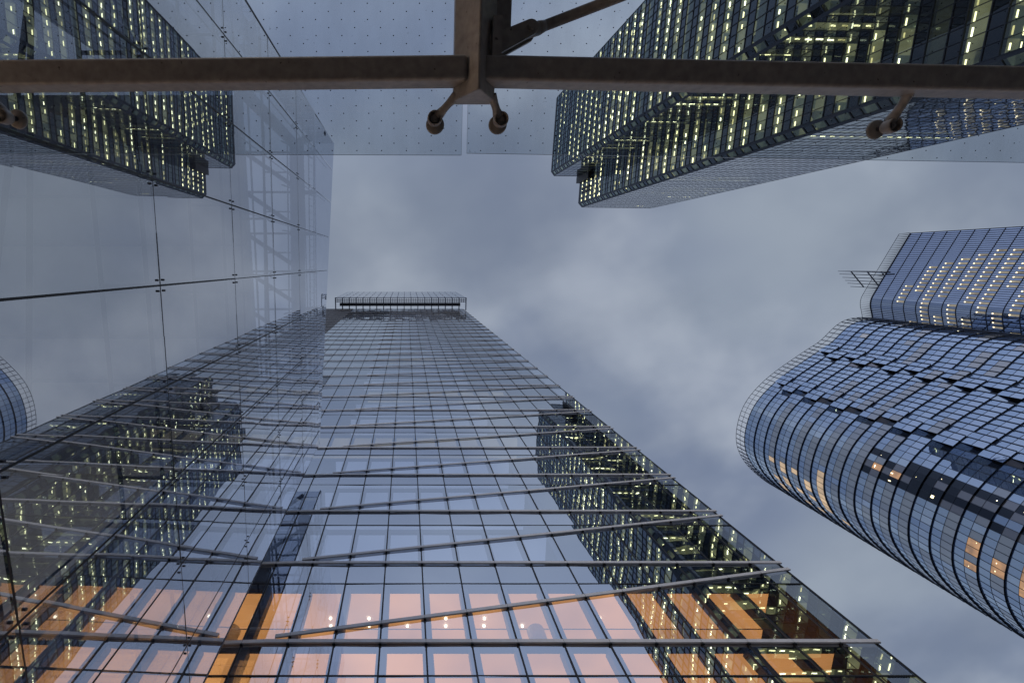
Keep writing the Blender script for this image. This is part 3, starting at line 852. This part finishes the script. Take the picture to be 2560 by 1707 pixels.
bm_ = bmesh.new(); bm_.from_mesh(raf.data); bmesh.ops.remove_doubles(bm_, verts=bm_.verts, dist=1e-4); bmesh.ops.recalc_face_normals(bm_, faces=bm_.faces); bm_.to_mesh(raf.data); bm_.free()
bv = raf.modifiers.new('bevel', 'BEVEL'); bv.width = .014; bv.segments = 3; bv.limit_method = 'ANGLE'
fl = MB(); fl.box(.70, .92, -7.0, -1.95, 4.29, 4.36, 'steel'); fl.build('rafter_flange', canopy, bevel=.008)
# tie rod and clevis
p1, p2 = Vector((1.05, -1.955, 4.19)), Vector((4.9, -3.33, 4.22))
d = (p2 - p1).normalized()
cv = MB()
s = Vector((d.y, -d.x, 0))
a0 = Vector((.70, -1.80, 4.19))
def plate(z0, z1, half0, half1, mbld):
    end = p1 + d * .0
    outline = []
    b0 = a0
    outline.append(b0 - s * half0); outline.append(b0 + s * half0)
    for i in range(9):
        t = -math.pi / 2 + math.pi * i / 8
        outline.append(end + s * (-math.sin(t) * half1 * -1) + d * (math.cos(t) * half1))
    # order: from +s side round the end to -s side
    arc = outline[2:]; arc.sort(key=lambda q: -(q - end).dot(s))
    outline = [outline[0], outline[1]] + arc
    lo = [(q.x, q.y, z0) for q in outline]; hi = [(q.x, q.y, z1) for q in outline]
    mbld.face(list(reversed(lo)), 'steel'); mbld.face(hi, 'steel')
    for i in range(len(lo)):
        j = (i + 1) % len(lo)
        mbld.face((lo[i], lo[j], hi[j], hi[i]), 'steel')
plate(4.105, 4.135, .085, .062, cv)
plate(4.225, 4.255, .085, .062, cv)
cv.box(.72, .80, -2.02, -1.62, 4.06, 4.30, 'steel')
clev = cv.build('clevis', canopy)
pb = MB()
pb.tube((p1.x, p1.y, 4.075), (p1.x, p1.y, 4.27), .026, 'steel', 18)
pb.tube((p1.x, p1.y, 4.088), (p1.x, p1.y, 4.105), .034, 'steel', 18)
pb.build('pin', clev)
tr_ = MB()
tr_.tube(p1 + d * .13, p2, .043, 'steel', 24)
tr_.tube(p1 - d * .02, p1 + d * .09, .05, 'steel', 20, r2=.055)
tr_.tube(p1 + d * .09, p1 + d * .15, .055, 'steel', 24, r2=.043)
tr_.build('tie_rod', canopy)
# panes
def pane(x0, x1, y0, y1, ang):
    m = MB(); t = .021
    ca, sa = math.cos(ang), math.sin(ang)
    def R(x, y): return (x, y + (x - x0) * math.tan(ang))
    P = [R(x0, y0), R(x1, y0), R(x1, y1), R(x0, y1)]
    m.face([(*p, ZG) for p in reversed(P)], 'canopy_glass')
    m.face([(*p, ZG + t) for p in P], 'canopy_clear')
    for i in range(4):
        a, b = P[i], P[(i + 1) % 4]
        m.face(((*a, ZG), (*b, ZG), (*b, ZG + t), (*a, ZG + t)), 'canopy_edge')
    m.build('glass_pane', canopy)
M['canopy_clear'] = glass('canopy_glass_upper_face', .04, 5.0, (.98, .99, .99))
pane(-6.0, .527, -1.036, -7.0, .003)
pane(.577, 8.0, -1.034, -7.0, .0157)
# spider arms with cups and clamp discs
def spider(root, cup, disc):
    ar = MB()
    a, c = Vector(root), Vector(cup)
    flat = Vector((c.x - a.x, c.y - a.y, 0)).normalized()
    end = c - flat * .045 + Vector((0, 0, .035))
    prev, pr_ = a, .046
    for t, r_ in ((.2, .040), (.45, .034), (.7, .036), (.88, .044), (1.0, .046)):
        q = a.lerp(end, t) + Vector((0, 0, -.012 * math.sin(t * math.pi)))
        ar.tube(prev, q, pr_, 'steel', 16, r2=r_, caps=(t == 1.0)); prev, pr_ = q, r_
    arm = ar.build('spider_arm', canopy)
    cu = MB()
    cu.lathe([(.0, .048), (.040, .046), (.051, .030), (.053, -.016), (.057, -.022), (.064, -.018), (.067, -.004), (.067, .045), (.052, .078), (0, .085)], c, 'steel', 32, (0, 0, 1))
    cu.build('cup', arm)
    nu = MB(); nu.tube(c + Vector((0, 0, .012)), c + Vector((0, 0, .05)), .034, 'steel', 24); nu.tube(c + Vector((0, 0, -.004)), c + Vector((0, 0, .02)), .021, 'steel', 6); nu.tube(c + Vector((0, 0, -.012)), c + Vector((0, 0, .0)), .010, 'steel', 12); nu.build('nut', arm)
    dk = MB(); D = Vector(disc)
    dk.lathe([(.0, -.030), (.074, -.028), (.083, -.022), (.086, -.012), (.086, -.003), (0, -.003)], (D.x, D.y, ZG), 'steel', 36)
    dk.tube(c + Vector((0, 0, .06)), (D.x, D.y, ZG - .02), .022, 'dark_steel', 12)
    dk.build('clamp_disc', arm)
CUPS = [(.26, -1.31, 4.33), (.87, -1.30, 4.33), (4.45, -1.24, 4.30), (-3.68, -1.32, 4.30)]
DISCS = [(.27, -1.283, 4.44), (.86, -1.283, 4.44), (4.43, -1.24, 4.44), (-3.65, -1.33, 4.44)]
spider((.445, -1.47, 4.25), CUPS[0], DISCS[0])
spider((.760, -1.47, 4.25), CUPS[1], DISCS[1])
spider((4.42, -1.50, 4.18), CUPS[2], DISCS[2])
spider((-3.74, -1.56, 4.18), CUPS[3], DISCS[3])
